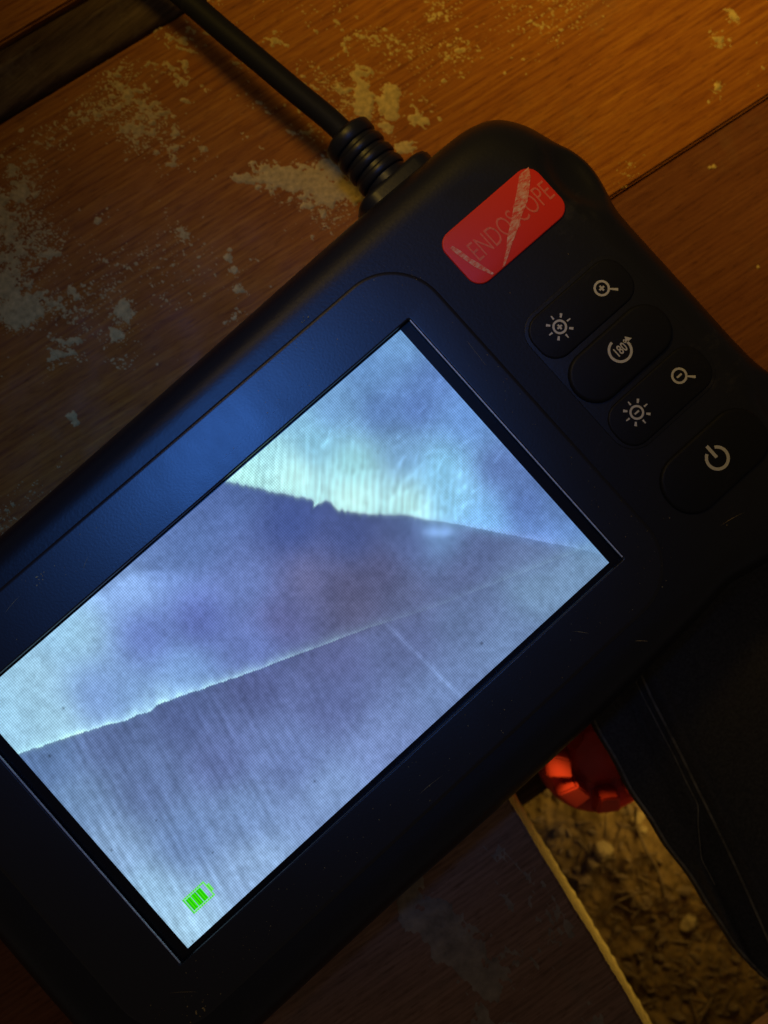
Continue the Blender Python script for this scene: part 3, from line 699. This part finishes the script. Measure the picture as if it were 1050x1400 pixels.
# battery symbol shown on the screen
def flat_poly(name, polys, z, m_, parent, smooth=False):
    vs, fs = [], []
    for p in polys:
        b0 = len(vs); vs += [(x, y, z) for x, y in p]; fs.append(tuple(range(b0, len(vs))))
    return link(name, mesh(name, vs, fs), m_, parent)
def rct(a, b_, c, d): return [(a, c), (b_, c), (b_, d), (a, d)]
bx0, bx1, by0, by1 = -43.2, -38.6, -23.5, -20.5; wl = .28
flat_poly('battery_outline', [rct(bx0, bx1, by0, by0 + wl), rct(bx0, bx1, by1 - wl, by1), rct(bx0, bx0 + wl, by0 + wl, by1 - wl), rct(bx1 - wl, bx1, by0 + wl, by1 - wl), rct(bx1, bx1 + .45, by0 + .8, by1 - .8)], SZ + .02, Mg2, scr)
for k in range(3):
    flat_poly('battery_bar', [rct(bx0 + wl + .12 + k * 1.08, bx0 + wl + 1.1 + k * 1.08, by0 + wl + .1, by1 - wl - .1)], SZ + .02, Mg, scr)

# badge ------------------------------------------------------------------
bd = link('badge', pad_mesh('badge', 62.1, 84.2, 23.1, 34.2, 2.7, CZ - .1, CZ + .35, .22, 10), M_red, mon, True)
autosmooth(bd, 40)
def text_mesh(body, size, sx, cx, cy, z, off=0.0, rot=0, ext=.03):
    cu = bpy.data.curves.new('lettering', 'FONT'); cu.body = body; cu.size = size * .001; cu.align_x = 'CENTER'; cu.align_y = 'CENTER'
    cu.extrude = ext * .001; cu.offset = off * .001; cu.resolution_u = 3
    t = bpy.data.objects.new('lettering', cu); COL.objects.link(t)
    dg = bpy.context.evaluated_depsgraph_get(); me = bpy.data.meshes.new_from_object(t.evaluated_get(dg))
    bpy.data.objects.remove(t); bpy.data.curves.remove(cu)
    me.transform(Matrix.Translation(W(cx, cy, z)) @ Matrix.Rotation(rot, 4, 'Z') @ Matrix.Diagonal((sx, 1, 1, 1)))
    return me
tm = text_mesh('ENDOSCOPE', 5.4, .58, 74.6, 28.3, CZ + .36, -.035)
link('lettering', tm, M_letter, bd)
def glare_strips(mid, z):  # flat strips in the shape of the glare across the badge
    P = []
    for (x0, y0, w0), (x1, y1, w1) in zip(mid, mid[1:]):
        P.append([(x0 - w0, y0), (x1 - w1, y1), (x1 + w1, y1), (x0 + w0, y0)])
    return flat_poly('scuff_glare', P, z, M_badge_glare, bd)
glare_strips([(82.4, 33.6, 1.1), (80.9, 32, 1.6), (79.2, 30.6, 1.7), (77.4, 29.2, 1.8), (75.2, 27.9, 1.4), (73.1, 26.5, 1.2), (71.2, 25.2, .6), (69.6, 24.2, .5), (68.2, 23.3, .3)], CZ + .41)
glare_strips([(63.6, 31.8, .3), (63.9, 30.4, .45), (64.3, 28.4, .4), (64.8, 26.6, .5), (65.4, 24.9, .35), (65.9, 23.5, .2)], CZ + .41)

# buttons ----------------------------------------------------------------
def ringp(cx, cy, r0, r1, a0=0, a1=360, n=28):
    P = []
    A = [math.radians(a0 + (a1 - a0) * k / n) for k in range(n + 1)]
    for a, c in zip(A, A[1:]):
        P.append([(cx + r0 * math.cos(a), cy + r0 * math.sin(a)), (cx + r1 * math.cos(a), cy + r1 * math.sin(a)), (cx + r1 * math.cos(c), cy + r1 * math.sin(c)), (cx + r0 * math.cos(c), cy + r0 * math.sin(c))])
    return P
def bar(cx, cy, ang, r0, r1, w0, w1=None):
    w1 = w1 or w0; a = math.radians(ang); c, s = math.cos(a), math.sin(a)
    return [(cx + r * c - t * s, cy + r * s + t * c) for r, t in ((r0, -w0), (r1, -w1), (r1, w1), (r0, w0))]
def plus(cx, cy, r, t): return [rct(cx - r, cx + r, cy - t, cy + t), rct(cx - t, cx + t, cy + t, cy + r), rct(cx - t, cx + t, cy - r, cy - t)]
def minus(cx, cy, r, t): return [rct(cx - r, cx + r, cy - t, cy + t)]
def sun(cx, cy, inner): return ringp(cx, cy, .92, 1.3) + [bar(cx, cy, 42 + 45 * k, 1.65, 2.4, .17, .1 if k % 2 else .24) for k in range(8)] + inner(cx, cy, .5, .16)
def lens(cx, cy, inner): return ringp(cx, cy, 1.05, 1.45) + [bar(cx, cy, -45, 1.45, 2.9, .14, .24)] + inner(cx, cy, .55, .17)
Rk = CZ - .02
key_well = link('keypad_base', pad_mesh('keypad_base', 62.2, 85.0, -16.4, 14.0, 4.5, Rk - .3, CZ + .12, .12, 10), M_rubber, mon, True); autosmooth(key_well, 40)
def button(name, u0, u1, v0, v1, r, top, label, e=.45):
    o = link(name, pad_mesh(name, u0, u1, v0, v1, r, CZ, top, e, 10), M_button, mon, True); autosmooth(o, 50); o['label'] = label; return o
b1 = button('rocker_button', 62.9, 84.2, 4.4, 13.3, 3.6, CZ + .42, 'upper black button printed with a sun plus and a magnifier plus')
b2 = button('rocker_button', 62.9, 84.2, -15.8, -7.2, 3.6, CZ + .42, 'lower black button printed with a sun minus and a magnifier minus')
b3 = button('rotate_button', 62.6, 84.0, -6.2, 3.4, 4.7, CZ + .95, 'oval middle button printed with 180 degrees in a circular arrow', .7)
b4 = button('power_button', 62.0, 84.0, -31.6, -20.6, 5.2, CZ + .7, 'oval button printed with the power symbol', .7)
tz = CZ + .445
flat_poly('sun_plus_symbol', sun(68.4, 9.0, plus), tz, M_print, b1)
flat_poly('magnifier_plus_symbol', lens(78.6, 9.2, plus), tz, M_print, b1)
flat_poly('sun_minus_symbol', sun(68.4, -10.9, minus), tz, M_print, b2)
flat_poly('magnifier_minus_symbol', lens(78.4, -11.1, minus), tz, M_print, b2)
tz = CZ + .975
ro = ringp(73.4, -1.0, 1.75, 2.2, 95, 372) + [[(75.0, -.75), (76.4, -.75), (75.65, .3)]]
flat_poly('circular_arrow', ro, tz, M_print, b3)
link('lettering', text_mesh('180°', 2.35, .72, 73.8, -1.0, tz, .04, 0, .01), M_print, b3)
tz = CZ + .725
flat_poly('power_symbol', ringp(73.5, -26.0, 1.65, 2.2, 118, 422) + [bar(73.5, -26.0, 90, .15, 2.75, .3)], tz, M_print, b4)

# cable and strain relief --------------------------------------------------
CA = Vector((66.7, 0, -12.5))
pts = [(66.75, 60, -12.5), (66.6, 66, -12.6), (65.3, 75, -12.8), (64.1, 84, -13), (62.9, 93, -13.4), (61.9, 102, -14), (60.4, 115, -15.5), (57.5, 133, -19), (52, 155, -24.5), (42, 185, -25.8), (30, 220, -25.8)]
def lathe_y(name, prof, n=40):
    rings = [[(CA.x + r * math.cos(2 * math.pi * k / n), y, CA.z + r * math.sin(2 * math.pi * k / n)) for k in range(n)] for y, r in prof]
    return mesh(name, *loft(rings, cap0=True, cap1=True))
rel = link('strain_relief', lathe_y('strain_relief', [(44, 4.6), (62.0, 4.6), (62.9, 3.9), (63.2, 2.7)]), M_rubber, mon, True); autosmooth(rel, 60)
for k, y0 in enumerate((51.6, 54.3, 57.0, 59.7)):
    wd = 2.0 if k < 3 else 2.8
    pr = [(y0, 4.4), (y0 + .05, 4.75), (y0 + .4, 4.98), (y0 + wd * .5, 5.02), (y0 + wd - .4, 4.98), (y0 + wd - .05, 4.75), (y0 + wd, 4.4)]
    link('rib', lathe_y('rib', pr), M_rubber, rel, True)
def collar_ring(y, d, r):
    return [(x, y, z) for x, z in rrect(58.8 + d, 75.6 - d, -20 + d, -7.6 - d, r)]
cl = link('cable_collar', mesh('cable_collar', *loft([collar_ring(40, 0, 4), collar_ring(49.6, 0, 4), collar_ring(50.3, .3, 3.8), collar_ring(50.7, 1.0, 3.2), collar_ring(50.8, 2, 2.4)], cap1=True)), M_rubber, mon, True); autosmooth(cl, 60)
link('cable', tube('cable', pts, 2.15), M_cable, mon, True)

# thin twig lying in the opening
tw = link('twig', tube('twig', [(29.5, -84, -74), (27.2, -89, gz(27, -89) + 2.6), (24.6, -95, gz(24.6, -95) + 2.2), (23.6, -101, gz(23.6, -101) + 1.5), (20.5, -108, gz(20.5, -108) + .6)], .38, 8, 6), M_stone2, None, True)
tag(tw, 'thin brown twig running down the rubble from below the red knob', 'twig')
# dust and fluff caught on the casing ----------------------------------------
vs, fs = [], []; rr = random.Random(11)
spots = [(-30.5, 39.5, .5, 1), (-59, 10, .25, 1)]
def speck(x, y, z, r, k): blob(vs, fs, x, y, z, r * rr.uniform(.8, 1.6), r * rr.uniform(.4, .9), .06, k, rr.uniform(0, 3), 1)
for k in range(260):
    x, y = rr.uniform(-60, 56), rr.choice((rr.uniform(-36, -29), rr.uniform(29, 37)))
    speck(x, y, .01, rr.choice((.04, .05, .06, .09)), k)
for k in range(60): speck(rr.uniform(51.5, 56), rr.uniform(-35, 36), .01, rr.choice((.04, .05, .07)), k)
for k in range(60):
    x, y = rr.uniform(59, 83), rr.uniform(-37, 22); 
    if not (61 < x < 86 and -17 < y < 15) and not (61 < x < 85 and -33 < y < -19): speck(x, y, CZ + .01, rr.choice((.04, .06, .08)), k)
for cx, cy, n, sp in ((-52, -35.5, 9, .9), (-26, 34.8, 8, .8), (6, -41.0, 0, 1), (36, 39.0, 4, .5)):
    for k in range(n): speck(cx + rr.gauss(0, sp), cy + rr.gauss(0, sp * .5), .02, rr.choice((.08, .12, .18)), k)
def scratch(x0, y0, x1, y1, w_, z):
    L = math.hypot(x1 - x0, y1 - y0); w_ *= .6; nx_, ny_ = -(y1 - y0) / L * w_, (x1 - x0) / L * w_; b0 = len(vs); K = 7
    for k in range(K + 1):
        t = k / K; q = math.sin(math.pi * t) * rr.uniform(.5, 1.1); bx, by = x0 + (x1 - x0) * t, y0 + (y1 - y0) * t + .12 * math.sin(3 * t)
        vs.append((bx + nx_ * q, by + ny_ * q, z)); vs.append((bx - nx_ * q, by - ny_ * q, z))
    for k in range(K): fs.append((b0 + 2 * k, b0 + 2 * k + 1, b0 + 2 * k + 3, b0 + 2 * k + 2))
scratch(34.5, -31.0, 36.6, -33.4, .05, .012); scratch(41.5, -39.5, 43.3, -41.2, .07, CZ - .03); scratch(-3, -33.8, 2.5, -34.2, .04, .012)
scratch(-20, 31, -17.5, 32.4, .04, .012); scratch(-34, 34.2, -30, 34.8, .05, .012); scratch(54.2, 12, 54.6, 18, .03, .012); scratch(-54, -30, -50.5, -33, .04, .012); scratch(66, -35, 71, -36.2, .04, CZ + .012)
o = link('lint_specks', mesh('lint_specks', vs, fs), M_dust)
tag(o, 'tiny pale specks of dust scattered on the black monitor face', 'dust', kind='stuff')
